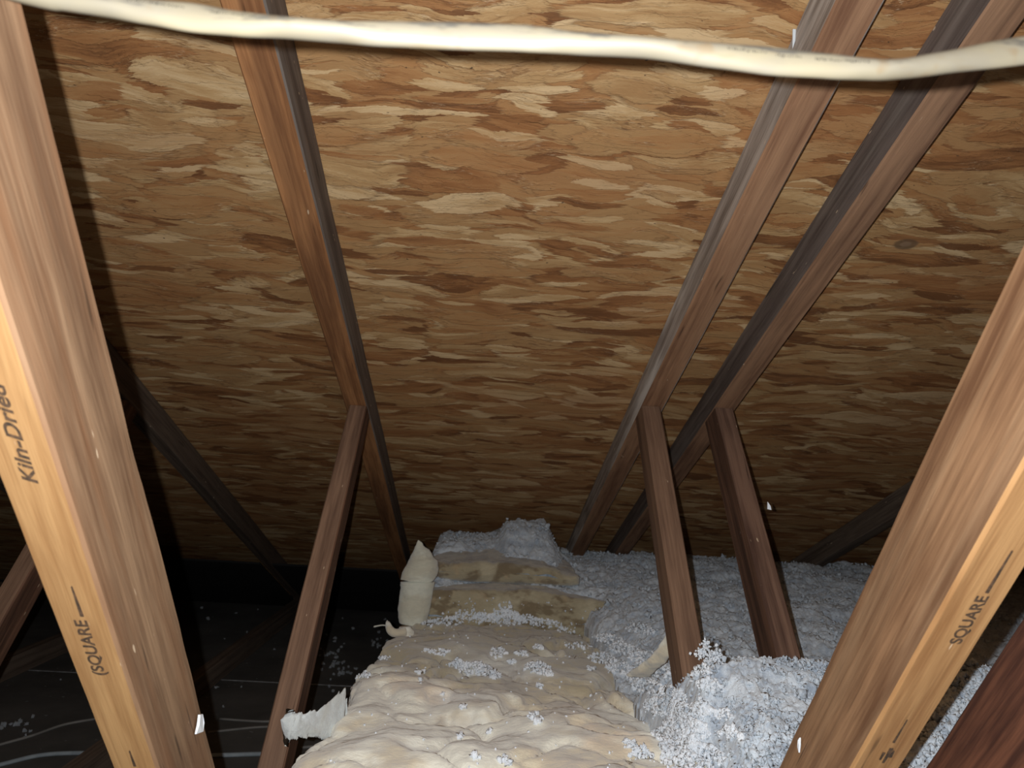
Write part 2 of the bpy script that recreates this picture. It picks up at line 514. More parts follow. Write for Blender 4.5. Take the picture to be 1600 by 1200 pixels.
def truss(X0, X1, label, mats, cw=-.267, dw=.058, dc=.064, post=True, web=True, seed=0, dpost=.080, wl=0.0, wr=0.0):
    """mats: chord(side, under), web(front edge, side), post(side, near edge)"""
    t = thing('roof_truss', ((X0 + X1) / 2, 1.0, ZC - .064), label, 'roof truss', 'roof trusses')
    cs, cu, wf, ws, ps, pe = mats
    g = .0008
    # top chord: far edge line = underside of the deck
    P0 = (RIDGE_Y, deck_z(RIDGE_Y) - g)
    L = (3.60 - RIDGE_Y) / ED[0]
    chord = plank('top_chord', P0, ED, (-ND[0], -ND[1]), X0 - wl, X1 + wr, L, dc, [cs, cu, cs], t,
                  cuts=[((RIDGE_Y + .002, 0), (-1, 0)), ((0, ZC + .001), (0, -1))], seed=seed)
    und = (H - dc - g - .0008)
    cutdeck = ((ND[0] * und, ND[1] * und), ND)
    joist = plank('bottom_chord', (-1.2, ZC), (1, 0), (0, -1), X0, X1, 4.75, .0635, [m_far if X1 < 0 or X0 > .4 else m_far, m_far, m_far], t, seed=seed + 40, nlen=60,
                  cuts=[((3.56, 0), (1, 0))])
    out = [chord, joist]
    pz = lambda y: -.28 - 1.2745 * (y - .75)          # post far edge
    wz = lambda y: cw + math.tan(WA) * (y - 1.3)      # strut far edge
    yn = (-.28 + 1.2745 * .75 - cw + math.tan(WA) * 1.3) / (1.2745 + math.tan(WA))
    if post:
        y0 = .75 + (.28 - .70) / -1.2745 + .03
        y0 = .75 + (-.28 + .72) / 1.2745
        p = plank('diagonal_web', (y0, pz(y0)), UP, DP, X0, X1, 1.75, dpost, [ps, pe, ps], t,
                  cuts=[((0, ZC + .0005), (0, -1)), ((ND[0] * und, ND[1] * und), ND), ((yn - .0006, 0), (1, 0)), ((RIDGE_Y + .03, 0), (-1, 0))], seed=seed + 80)
        out.append(p)
    if web:
        y0 = yn - .16
        v = plank('strut', (y0, wz(y0)), UW, (-DW[0], -DW[1]), X0 + .0006, X1 - .0006, 1.5, dw, [ws, wf, ws], t,
                  cuts=[((0, ZC + .0005), (0, -1)), cutdeck, ((yn + .0006, 0), (-1, 0))], seed=seed + 120)
        out.append(v)
    return t, out

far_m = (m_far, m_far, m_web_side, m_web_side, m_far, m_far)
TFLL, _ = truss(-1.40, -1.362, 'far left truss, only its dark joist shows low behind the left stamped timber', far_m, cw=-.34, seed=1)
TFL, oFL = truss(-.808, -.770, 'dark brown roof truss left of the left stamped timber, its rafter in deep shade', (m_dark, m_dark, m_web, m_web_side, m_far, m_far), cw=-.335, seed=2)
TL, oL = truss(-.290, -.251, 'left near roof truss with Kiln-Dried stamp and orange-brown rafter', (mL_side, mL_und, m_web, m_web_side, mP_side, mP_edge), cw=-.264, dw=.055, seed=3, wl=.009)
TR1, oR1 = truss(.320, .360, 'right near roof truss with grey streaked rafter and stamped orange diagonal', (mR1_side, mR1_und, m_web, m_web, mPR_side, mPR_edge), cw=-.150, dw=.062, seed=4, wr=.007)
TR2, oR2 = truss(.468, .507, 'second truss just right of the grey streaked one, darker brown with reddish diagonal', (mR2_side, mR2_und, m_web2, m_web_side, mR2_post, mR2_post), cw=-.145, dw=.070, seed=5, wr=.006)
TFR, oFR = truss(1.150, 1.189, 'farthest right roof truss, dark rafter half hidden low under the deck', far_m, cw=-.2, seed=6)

# ------------------------------------------------------------------ stamps on the near edges of the diagonals
P0N = Vector((0, .75 + DP[0] * .080, -.28 + DP[1] * .080))
UPV = Vector((0, UP[0], UP[1])); NRM = Vector((0, DP[0], DP[1]))
def stamp(parent, body, x, s0, s1, size, name='ink_stamp', italic=0.0):
    cu = bpy.data.curves.new('stamp_text', 'FONT')
    cu.body = body; cu.size = size; cu.extrude = .00012; cu.shear = italic; cu.offset = size * .02
    to = bpy.data.objects.new('stamp_text', cu)
    COL.objects.link(to)
    bpy.context.view_layer.update()
    me = bpy.data.meshes.new_from_object(to.evaluated_get(bpy.context.evaluated_depsgraph_get()))
    bpy.data.objects.remove(to)
    xs = [v.co.x for v in me.vertices]; ys = [v.co.y for v in me.vertices]
    k = (s1 - s0) / (max(xs) - min(xs))
    for v in me.vertices:
        v.co.x = (v.co.x - min(xs)) * k
        v.co.y -= (max(ys) + min(ys)) / 2
    o = bpy.data.objects.new(name, me)
    me.materials.clear(); me.materials.append(m_ink)
    M = ortho(UPV, Vector((-1, 0, 0)), NRM, P0N + UPV * s0 + Vector((x, 0, 0)) + NRM * .0009)
    o.parent = parent
    o.matrix_basis = WORLD[parent.name].inverted() @ M
    COL.objects.link(o)
    WORLD[o.name] = M
    o['label'] = 'black stamped lettering' if len(body) > 2 else 'black stamped mark'
    return o
def inkline(parent, x, s0, s1, w0, w1, xe=0):
    a = P0N + UPV * s0 + Vector((x, 0, 0)); b = P0N + UPV * s1 + Vector((x + xe, 0, 0))
    V = []
    for q, ww in ((a, w0), (b, w1)):
        for sx in (-1, 1):
            for h in (.0004, .0011): V.append(q + Vector((sx * ww / 2, 0, 0)) + NRM * h)
    F = [(0, 1, 3, 2), (4, 6, 7, 5), (1, 5, 7, 3), (0, 2, 6, 4), (0, 4, 5, 1), (2, 3, 7, 6)]
    o = meshobj('ink_line', V, F, m_ink, parent, ortho(UPV, Vector((-1, 0, 0)), NRM, (a + b) / 2))
    o['label'] = 'black tapering stamped line'
    return o
PL, PR = oL[2], oR1[2]
stamp(PL, '(SQUARE', -.2705, .2000, .2600, .0125)
inkline(PL, -.2695, .264, .2935, .0024, .0008)
stamp(PL, 'Kiln-Dried', -.2715, .3830, .4560, .0122, italic=.25)
inkline(PL, -.270, .081, .103, .0020, .0007)
stamp(PR, 'SQUARE', .3428, .2840, .3325, .0120)
inkline(PR, .3432, .3355, .3745, .0022, .0008)
inkline(PR, .3412, .1640, .1940, .0016, .0005)
inkline(PR, .3385, .140, .150, .0012, .0022)
inkline(PR, .3425, .136, .156, .0016, .0030)
inkline(PR, .3455, .144, .153, .0024, .0010)

# ------------------------------------------------------------------ eave baffles
m_baf = plain('black_felt_baffle', (.010, .010, .010), (.018, .017, .016), 6.0, .95)
for (a, b, lab) in ((-.765, -.295, 'black baffle board closing the eave left of the cream batt'), (-1.36, -.812, 'black baffle board closing the eave at far left')):
    M = ortho((1, 0, 0), (0, ED[0], ED[1]), (0, ND[0], ND[1]), (0, 0, 0))
    s0 = (2.80 - ND[0] * (H - .068)) / ED[0]
    s1 = (3.50 - ND[0] * (H - .068)) / ED[0]
    o = boxm('eave_baffle', (a, s0, H - .072), (b, s1, H - .064), m_baf, None, M, .001)
    tag(o, lab, 'baffle', 'eave baffles')

# ------------------------------------------------------------------ electric cable in front
m_cab = None
N = NT('yellowed_cable_sheath')
co = N.co()
f = N.noise(N.scale(co, (18, 60, 60)), 1.0, 3, .6)
c = N.ramp(f, [(.35, (.150, .126, .082)), (.6, (.125, .108, .080)), (.75, (.112, .084, .046))])
sepc = N.n('ShaderNodeSeparateXYZ', ins={0: co})
grey_noise = N.noise(N.scale(co, (26, 160, 160)), 1.0, 4, .7)
geo = N.n('ShaderNodeNewGeometry')
sepn = N.n('ShaderNodeSeparateXYZ', ins={0: geo.outputs['Normal']})
topm = N.rng(sepn.outputs[2], -.35, .25)
c = N.mix(N.math('MULTIPLY', N.rng(grey_noise, .50, .60), N.math('MULTIPLY', topm, .85)), c, (.045, .042, .038))  # grey patches mixed into the colour towards the upward-facing side
c = N.mix(N.rng(N.noise(N.scale(co, (60, 40, 90)), 1.0, 2), .62, .74, 0, .45), c, (.12, .075, .035))
N.b.inputs['Specular IOR Level'].default_value = .3
m_cab = N.out(c, .5)
CB = [(-0.1916,0.1731,0.00340),(-0.1766,0.1720,0.00389),(-0.1603,0.1706,0.00352),(-0.1439,0.1694,0.00425),(-0.1263,0.1685,0.00522),(-0.1073,0.1674,0.00425),(-0.0884,0.1675,0.00328),(-0.0693,0.1675,0.00328),(-0.0503,0.1682,0.00437),(-0.0204,0.1699,0.00498),(0.0064,0.1712,0.00486),(0.0270,0.1709,0.00376),(0.0555,0.1715,0.00328),(0.0845,0.1706,0.00449),(0.1075,0.1701,0.00522),(0.1310,0.1699,0.00449),(0.1483,0.1700,0.00352),(0.1602,0.1711,0.00316),(0.1780,0.1752,0.00389),(0.2137,0.1839,0.00534)]
pts = [(-1.38, .268, .185), (-.9, .275, .168), (-.60, .272, .172), (-.40, .268, .190), (-.27, .266, .185)] + [(x, .272, z) for x, z, r in CB] + [(.27, .270, .195), (.34, .266, .198), (.49, .266, .196), (.8, .275, .175), (1.17, .268, .185)]
rz = [.0045, .004, .005, .004, .0042] + [r for _, _, r in CB] + [.0045, .004, .0045, .004, .0045]
rz = [r * 1.14 for r in rz]
ryy = [max(.0030, .0082 - r * .9) for r in rz]
o = sweep('electric_cable', pts, ryy, rz, m_cab, nseg=24, sub=8)
tag(o, 'cream flat electric cable running across the top in front of the timbers', 'cable')
CABLE = o

# faint worn print on the sheath: small grey ticks, not legible
m_print = plain('worn_grey_print', (.022, .020, .017), (.06, .052, .04), 300.0, 1.0)
m_print.node_tree.nodes['Principled BSDF'].inputs['Specular IOR Level'].default_value = 0

cxs = [q[0] for q in CB]; czs = [q[1] for q in CB]; crs = [q[2] * 1.14 for q in CB]
rp = random.Random(3)
for (xa, xb, up_) in ((-.180, -.166, .35), (-.150, -.128, .35), (-.118, -.100, .3), (.088, .104, .25), (.108, .118, .15), (.124, .146, .1)):
    V, F = [], []
    x = xa
    while x < xb:
        wdt = rp.uniform(.0003, .0009); hh = rp.uniform(.0006, .0013)
        zc = float(np.interp(x, cxs, czs)); r_ = float(np.interp(x, cxs, crs)); ry_ = max(.0030, .0082 - r_ * .9)
        zo = r_ * up_ + rp.uniform(-.0002, .0002)
        yy = lambda dz_: .272 - ry_ * math.sqrt(max(0, 1 - (dz_ / r_) ** 2)) - .00022
        k = len(V)
        for dx_, dz_ in ((0, zo - hh / 2), (wdt, zo - hh / 2), (wdt, zo + hh / 2), (0, zo + hh / 2)): V.append((x + dx_, yy(dz_), zc + dz_))
        F.append((k, k + 1, k + 2, k + 3))
        x += wdt + rp.uniform(.0003, .0009)
    meshobj('worn_print', V, F, m_print, CABLE, Matrix.Translation(Vector(V[0])))['label'] = 'worn grey print'

# ------------------------------------------------------------------ insulation
def pillow(name, xl, xr, y0, y1, zt, zb, mat, parent=None, nu=150, nv=170, amp=.012, seed=0, pw=.32, fold=.0, endr=.03, fine=.003):
    """closed soft slab between x=xl(y)..xr(y), y0..y1, z=zb(x,y)..zt(x,y)"""
    th = np.linspace(0, 2 * np.pi, nu, endpoint=False)
    # crowd samples on top
    th = th
    cx = np.sign(np.cos(th)) * np.abs(np.cos(th)) ** pw
    cz = np.sign(np.sin(th)) * np.abs(np.sin(th)) ** pw
    # re-space evenly along the ring
    px = np.append(cx, cx[0]); pz_ = np.append(cz, cz[0])
    tt = np.linspace(0, 2 * np.pi, 4000, endpoint=True)
    fx = np.sign(np.cos(tt)) * np.abs(np.cos(tt)) ** pw; fz = np.sign(np.sin(tt)) * np.abs(np.sin(tt)) ** pw
    wx, wz = 2.2, 1.0
    dl = np.hypot(np.diff(fx) * wx, np.diff(fz) * wz); sl = np.append(0, np.cumsum(dl))
    q = np.linspace(0, sl[-1], nu, endpoint=False)
    cx = np.interp(q, sl, fx); cz = np.interp(q, sl, fz)
    v = np.linspace(0, 1, nv)
    v = .5 - .5 * np.cos(v * np.pi) * (1 - .0)
    v = .35 * v + .65 * np.linspace(0, 1, nv)
    Yv = y0 + (y1 - y0) * v
    dist = np.minimum(Yv - y0, y1 - Yv)
    e = np.clip(dist / endr, 0, 1)
    sc = np.sqrt(np.clip(1 - (1 - e) ** 2, 0, 1)) * .999 + .001
    Yg, CX = np.meshgrid(Yv, cx, indexing='ij'); _, CZ = np.meshgrid(Yv, cz, indexing='ij')
    SCg = np.repeat(sc[:, None], nu, 1)
    XL, XR = xl(Yg), xr(Yg)
    hw = (XR - XL) / 2 - endr * (1 - SCg)
    X = (XL + XR) / 2 + hw * CX
    ZT, ZB = zt(X, Yg), zb(X, Yg)
    hz = (ZT - ZB) / 2
    Z = (ZT + ZB) / 2 + hz * CZ * (SCg * .9 + .1)
    Z[0, :] = (ZT + ZB)[0, :] / 2 + (Z[0, :] - (ZT + ZB)[0, :] / 2) * .02
    Z[-1, :] = (ZT + ZB)[-1, :] / 2 + (Z[-1, :] - (ZT + ZB)[-1, :] / 2) * .02
    # cloth-like folds and lumps
    d1 = fbm(X * 6, Yg * 7, Z * 7, seed, 3)
    wv = fbm(X * 3.8 + .7 * d1, Yg * 4 + .8 * d1, Z * 5, seed + 31, 2)
    wv2 = fbm(X * 7 + .7 * d1, Yg * 7 + .8 * d1, Z * 6, seed + 37, 2)
    crease = -np.exp(-(wv / .10) ** 2) - .45 * np.exp(-(wv2 / .10) ** 2)
    dz = amp * 1.25 * d1 + fold * crease + amp * .20 * fbm(X * 20, Yg * 26, Z * 22, seed + 7, 3) + fine * fbm(X * 80, Yg * 95, Z * 90, seed + 11, 2)
    dx = amp * 1.1 * fbm(Yg * 16, Z * 18, X * 3, seed + 51, 5)
    up = np.clip(CZ, 0, 1)
    Z = Z + dz * (.25 + .75 * up)
    X = X + dx * np.abs(CX) ** 2
    V = np.stack([X, Yg + amp * .4 * fbm(X * 15, Z * 15, Yg * 4, seed + 71, 3), Z], -1).reshape(-1, 3)
    idx = np.arange(nv * nu).reshape(nv, nu)
    a = idx[:-1, :]; b = np.roll(idx, -1, 1)[:-1, :]; c_ = np.roll(idx, -1, 1)[1:, :]; d_ = idx[1:, :]
    F = np.stack([a, b, c_, d_], -1).reshape(-1, 4)[:, ::-1]
    ctr = Vector(V.mean(0))
    o = meshobj(name, V, F, mat, parent, Matrix.Translation(ctr), smooth=True)
    return o, V, F

m_batt = fibre('cream_glass_wool', (.84, .81, .69), (.56, .43, .25), (.74, .58, .41), 5.0, .6, soiled=(.14, .42, (.36, .30, .19)))
m_batt_d = fibre('soiled_glass_wool', (.40, .335, .215), (.20, .145, .080), (.46, .34, .20), 15.0, .95, (.55, .48, .33), .7)
m_flap = fibre('pale_cream_wool', (.72, .71, .59), (.58, .52, .38), (.62, .55, .42), 6.0, .6)
m_blown = blown('blue_white_blown_wool')
m_clump = blown('white_wool_tufts', (.68, .73, .79), (.86, .88, .91))

# main batt in the bay
def ip(tab):
    ys = [t[0] for t in tab]; vs = [t[1] for t in tab]
    return lambda y: np.interp(y, ys, vs)
xl_m = ip([(.4, -.245), (.98, -.232), (1.05, -.216), (1.12, -.196), (1.25, -.196), (1.33, -.200), (1.47, -.205), (1.58, -.190), (1.75, -.165), (1.9, -.15)])
xr_m = ip([(.4, .305), (.84, .312), (.90, .334), (.97, .338), (1.03, .312), (1.12, .305), (1.9, .312)])
def zt_m(X, Y):
    z = -.388 + 0 * X
    z = z + .030 * np.exp(-((Y - 1.0) / .14) ** 2) * np.clip((X - .10) / .22, 0, 1)
    z = z + .018 * np.exp(-(((X - .14) / .10) ** 2 + ((Y - 1.13) / .09) ** 2))
    z = z - .014 * np.clip((-.02 - X) / .2, 0, 1)
    z = z - .012 * np.exp(-(((X + .03) / .09) ** 2 + ((Y - 1.13) / .08) ** 2))
    z = z + .012 * np.exp(-(((X + .06) / .12) ** 2 + ((Y - .98) / .06) ** 2))
    return z
BAT, vB, fB = pillow('insulation_batt', xl_m, xr_m, .42, 1.858, zt_m, lambda X, Y: -.56 + 0 * X, m_batt, nu=300, nv=330, amp=.017, seed=5, pw=.30, fold=.017, endr=.04, fine=.0012)
tag(BAT, 'large cream fibreglass batt with tan stains filling the bay in the foreground', 'insulation batt', 'fibreglass batts')
# lower folded batts behind
SB1, v1, f1 = pillow('insulation_batt', lambda y: -.155 + 0 * y, lambda y: .372 + 0 * y, 1.862, 2.20, lambda X, Y: -.324 + .006 * np.sin(X * 14), lambda X, Y: -.452 + 0 * X, m_batt_d, nu=170, nv=60, amp=.007, seed=21, pw=.16, fold=.004, endr=.014, fine=.002)
tag(SB1, 'brown soiled batt standing behind the big cream batt, lower of two stacked', 'insulation batt', 'fibreglass batts')
SB2, v2, f2 = pillow('insulation_batt', lambda y: -.128 + 0 * y, lambda y: .285 + 0 * y, 1.95, 2.26, lambda X, Y: -.268 + .012 * np.sin(X * 11 + 1), lambda X, Y: -.314 + 0 * X, m_batt_d, nu=150, nv=50, amp=.008, seed=27, pw=.3, fold=.004, endr=.02, fine=.002)
tag(SB2, 'thin soiled batt on top of the brown one, grey blown wool heaped behind', 'insulation batt', 'fibreglass batts')

def quadpatch(name, L, R, depth, mat, parent, seed=0, amp=.004, nu=14, sub=8, back=1):
    """a soft folded flap: left outline L and right outline R (same number of points, bottom to top), bulging towards the viewer"""
    def cm(P):
        P = [Vector(p) for p in P]; out = []
        for i in range(len(P) - 1):
            p0, p1, p2, p3 = P[max(i - 1, 0)], P[i], P[i + 1], P[min(i + 2, len(P) - 1)]
            for k in range(sub):
                t = k / sub
                out.append(.5 * ((2 * p1) + (p2 - p0) * t + (2 * p0 - 5 * p1 + 4 * p2 - p3) * t * t + (3 * p1 - p0 - 3 * p2 + p3) * t ** 3))
        return out + [P[-1]]
    A, B = cm(L), cm(R)
    V, F = [], []
    n2 = 2 * nu
    for i, (a, b) in enumerate(zip(A, B)):
        wdt = (b - a).length
        for j in range(n2):
            th = 2 * math.pi * j / n2
            u = .5 - .5 * math.cos(th)
            p = a.lerp(b, u)
            bul = math.sin(th) * min(depth, wdt * .45)
            q = p + Vector((0, -bul if bul > 0 else -bul * back, 0))
            nz = float(fbm(q.x * 26, q.z * 40, q.y * 20, seed, 3))
            nz2 = float(fbm(q.x * 50, q.z * 90, q.y * 30, seed + 5, 2))
            V.append(q + Vector((nz2 * amp * .5, -abs(nz) * amp * 1.6, nz2 * amp * .4)))
    m = len(A)
    for i in range(m - 1):
        for j in range(n2):
            k = (j + 1) % n2
            F.append((i * n2 + j, (i + 1) * n2 + j, (i + 1) * n2 + k, i * n2 + k))
    F.append(tuple(range(n2))); F.append(tuple((m - 1) * n2 + j for j in range(n2))[::-1])
    c = Vector(np.mean([tuple(v) for v in V], 0))
    return meshobj(name, V, F, mat, parent, Matrix.Translation(c), smooth=True)

o = quadpatch('folded_flap', [(-.178, 1.84, -.400), (-.184, 1.84, -.372), (-.184, 1.845, -.335), (-.183, 1.85, -.306)], [(-.112, 1.845, -.408), (-.106, 1.845, -.375), (-.103, 1.85, -.340), (-.098, 1.85, -.302)], .03, m_flap, SB1, 3, .004)
o['label'] = 'pale cream folded end'
o = quadpatch('folded_flap', [(-.184, 1.855, -.300), (-.182, 1.86, -.285), (-.172, 1.865, -.262), (-.160, 1.87, -.232), (-.1505, 1.87, -.2055)], [(-.104, 1.86, -.302), (-.094, 1.865, -.285), (-.097, 1.87, -.258), (-.118, 1.87, -.232), (-.1490, 1.87, -.2045)], .034, m_flap, SB2, 9, .004)
o['label'] = 'pale cream pointed folded end'
# twisted tail at the back left corner of the main batt
o = quadpatch('twisted_tail', [(-.200, 1.62, -.440), (-.185, 1.66, -.425), (-.168, 1.69, -.412), (-.166, 1.71, -.398), (-.164, 1.72, -.386)], [(-.118, 1.66, -.425), (-.128, 1.69, -.420), (-.132, 1.71, -.410), (-.130, 1.715, -.398), (-.140, 1.72, -.384)], .022, m_batt, BAT, 13, .004)
sweep('twisted_tail', [(-.150, 1.700, -.392), (-.176, 1.690, -.394), (-.190, 1.700, -.380), (-.194, 1.71, -.372)], [.012, .009, .006, .001], [.012, .009, .006, .001], m_batt, BAT, noise=.3, seed=4)
sweep('loose_thread', [(-.186, 1.705, -.383), (-.205, 1.712, -.384), (-.224, 1.72, -.390)], [.0014, .0016, .0022], [.0014, .0015, .002], m_flap, BAT, 8)
# torn strip reaching over to the left strut
m_torn = fibre('torn_white_wool', (.66, .70, .70), (.55, .56, .52), (.6, .6, .52), 8.0, .5)
def torn_strip():
    C = [(-.2420, 1.045, -.3760), (-.2365, 1.047, -.3750), (-.229, 1.05, -.3752), (-.219, 1.065, -.3790), (-.209, 1.09, -.3850), (-.199, 1.125, -.3930), (-.185, 1.16, -.3990)]
    Wd = [.0195, .0155, .0145, .0150, .0190, .0310, .0400]
    V, F = [], []
    nj = 30; sub = 7
    Q = []
    for i in range(len(C) - 1):
        for k in range(sub):
            t = k / sub
            Q.append((Vector(C[i]).lerp(Vector(C[i + 1]), t), Wd[i] * (1 - t) + Wd[i + 1] * t))
    Q.append((Vector(C[-1]), Wd[-1]))
    for i, (c, wd) in enumerate(Q):
        endf = min(1, i / 4)
        for j in range(nj):
            a = 2 * math.pi * j / nj
            n1 = float(fbm(i * .35, math.sin(a) * 2.2, math.cos(a) * 2, 77, 3))
            r = wd * (1 + .22 * n1 + .12 * float(vn(i * 1.1, math.sin(a) * 6, math.cos(a) * 6, 31)) + (.35 * (1 - endf)))
            ragged = (1 - endf) * .010 * float(vn(a * 2.2, 3.3, 0, 5))
            V.append(c + Vector((ragged + .002 * n1, -math.cos(a) * (.0055 + .004 * endf), math.sin(a) * r)))
    m = len(Q)
    for i in range(m - 1):
        for j in range(nj):
            k = (j + 1) % nj
            F.append((i * nj + j, i * nj + k, (i + 1) * nj + k, (i + 1) * nj + j))
    F.append(tuple(range(nj))[::-1]); F.append(tuple((m - 1) * nj + j for j in range(nj)))
    return meshobj('torn_strip', V, F, m_torn, BAT, Matrix.Translation(Vector(C[3])), smooth=True)
o = torn_strip(); o['label'] = 'white torn strip'
# small torn tuft at the back right by the grey truss strut
o = quadpatch('torn_tuft', [(.290, 1.36, -.370), (.305, 1.31, -.335), (.322, 1.27, -.300), (.333, 1.235, -.258)], [(.325, 1.34, -.365), (.335, 1.30, -.335), (.345, 1.26, -.305), (.347, 1.235, -.268)], .012, m_batt, BAT, 17, .006)

# ------------------------------------------------------------------ blown-in wool
def blown_h(X, Y):
    z = -.335 + 0 * X
    # rise to the eave
    z = z + .045 * np.clip((Y - 1.5) / .8, 0, 1)
    # crest in front of the struts
    z = z + .066 * np.exp(-((Y - 1.03) / np.where(Y < 1.03, .055, .12)) ** 2) * np.clip((X - .295) / .03, 0, 1)
    z = z + .035 * np.exp(-((Y - .93) / .10) ** 2) * np.clip((X - .335) / .03, 0, 1)
    z = z - .020 * np.exp(-((Y - 1.35) / .14) ** 2)
    z = z - .030 * np.clip((.95 - Y) / .4, 0, 1)
    # under / beside the batts
    z = z - .030 * np.clip((.345 - X) / .05, 0, 1) * np.clip((1.95 - Y) / .1, 0, 1) * np.clip((Y - 1.1) / .05, 0, 1)
    z = z - .08 * np.clip((.335 - X) / .03, 0, 1) * np.clip((.99 - Y) / .03, 0, 1)
    z = z - .020 * np.clip((.45 - X) / .12, 0, 1) * np.clip((Y - 1.2) / .2, 0, 1) * np.clip((2.2 - Y) / .3, 0, 1)
    # heap behind the stacked batts
    left = np.clip((X + .17) / .03, 0, 1)
    heap = .105 * np.exp(-(((X - .165) / .085) ** 4)) + .060 * np.exp(-(((X - .02) / .17) ** 4))
    z = z + np.minimum(heap, .110) * np.clip((Y - 1.98) / .16, 0, 1) * np.clip((2.75 - Y) / .4, 0, 1)
    z = np.where(Y < 1.9, np.minimum(z, -.400 + np.clip(X - .288, 0, 9) * 3.4), z)
    # low along the left end
    z = z - .34 * np.clip((-.125 - X) / .035, 0, 1)
    return z

def grid_patch(x0, x1, y0, y1, nx, ny, seed=0):
    xs = np.linspace(x0, x1, nx); ys = y0 + (y1 - y0) * np.linspace(0, 1, ny) ** 1.25
    X, Y = np.meshgrid(xs, ys, indexing='xy')
    Z = blown_h(X, Y)
    bill = lambda s, sd: 1 - 2 * np.abs(vn(X * s, Y * s, 0, sd))
    Z = Z + .012 * vn(X * 9, Y * 9, 0, 3) + .008 * vn(X * 22, Y * 22, 0, 8) + .0055 * bill(38, 9) + .0042 * bill(80, 10) + .0026 * bill(170, 12) + .0012 * vn(X * 300, Y * 300, 0, 14)
    # stay under the roof deck
    dz = np.array(deck_z(Y)) - .004
    Z = np.minimum(Z, dz)
    return X, Y, Z

BV, BF = [], []
def add_grid(X, Y, Z, zb):
    ny, nx = X.shape
    off = sum(len(v) for v in BV)
    top = np.stack([X, Y, Z], -1).reshape(-1, 3)
    # skirt
    ring = [(0, j) for j in range(nx)] + [(i, nx - 1) for i in range(1, ny)] + [(ny - 1, j) for j in range(nx - 2, -1, -1)] + [(i, 0) for i in range(ny - 2, 0, -1)]
    ridx = np.array([i * nx + j for i, j in ring])
    low = top[ridx].copy(); low[:, 2] = np.minimum(low[:, 2] - .003, zb)
    idx = np.arange(ny * nx).reshape(ny, nx)
    F = np.stack([idx[:-1, :-1], idx[:-1, 1:], idx[1:, 1:], idx[1:, :-1]], -1).reshape(-1, 4)
    m = len(ridx)
    k = np.arange(m); k2 = (k + 1) % m
    S = np.stack([ridx[k], ny * nx + k, ny * nx + k2, ridx[k2]], -1)
    BV.append(np.concatenate([top, low])); BF.append(np.concatenate([F, S]) + off)
# right-hand field, split so that the bay with the batt stays free
ZB = ZF + .002
add_grid(*grid_patch(.286, 1.0, .50, 1.30, 360, 420), ZB)
add_grid(*grid_patch(.286, 1.0, 1.299, 1.93, 260, 190), ZB)
add_grid(*grid_patch(.999, 2.6, .50, 1.93, 220, 200), ZB)
add_grid(*grid_patch(-.165, 1.1, 1.925, 3.40, 420, 300), ZB)
add_grid(*grid_patch(1.099, 2.6, 1.925, 3.40, 170, 160), ZB)
BVa, BFa = np.concatenate(BV), np.concatenate(BF)

# tufts: small lumpy balls merged into the field
def ico():
    bm = bmesh.new(); bmesh.ops.create_icosphere(bm, subdivisions=2, radius=1)
    v = np.array([q.co[:] for q in bm.verts]); f = np.array([[a.index for a in q.verts] for q in bm.faces]); bm.free()
    return v, f
ICV, ICF = ico()
ICB = []
for k in range(12):
    s = 1 + .75 * vn(ICV[:, 0] * 1.7, ICV[:, 1] * 1.7, ICV[:, 2] * 1.7, k * 7) + .6 * vn(ICV[:, 0] * 4, ICV[:, 1] * 4, ICV[:, 2] * 4, k * 7 + 3)
    ICB.append(ICV * s[:, None])
def tufts(P, R, rng):
    V, F = [], []
    n = len(ICV)
    for i, (p, r) in enumerate(zip(P, R)):
        a = ICB[rng.integers(12)] * np.array([1, 1, rng.uniform(.7, 1.5)]) * r
        t = rng.uniform(0, 6.28); c, s = math.cos(t), math.sin(t)
        x = a[:, 0] * c - a[:, 1] * s; y = a[:, 0] * s + a[:, 1] * c
        V.append(np.stack([x, y, a[:, 2]], -1) + p); F.append(ICF + i * n)
    return np.concatenate(V), np.concatenate(F)
P, R = [], []
cand = 0
while len(P) < 15000 and cand < 120000:
    cand += 1
    u = RNG.uniform()
    y = .6 + 2.5 * u ** 1.5
    x = RNG.uniform(-.12, 1.5)
    if cand % 2: x, y = RNG.uniform(.29, .85), .78 + .5 * RNG.uniform()
    if y < 1.96 and x < .300: continue
    if x > .45 + y * .62: continue
    # clumpy distribution
    if float(vn(x * 14, y * 14, 0, 91)) < RNG.uniform(-.9, .5): continue
    X, Y = np.array([x]), np.array([y])
    z = float(blown_h(X, Y)[0]) + .012 * float(vn(x * 9, y * 9, 0, 3)) + RNG.uniform(.000, .012)
    if z > deck_z(y) - .012: continue
    P.append((x, y, z)); R.append(float(RNG.uniform(.0011, .0032) * (1 if RNG.uniform() < .93 else 2.0)))
tv, tf = tufts(P, R, RNG)
off = len(BVa)
nquad = len(BFa)
V_all = np.concatenate([BVa, tv])
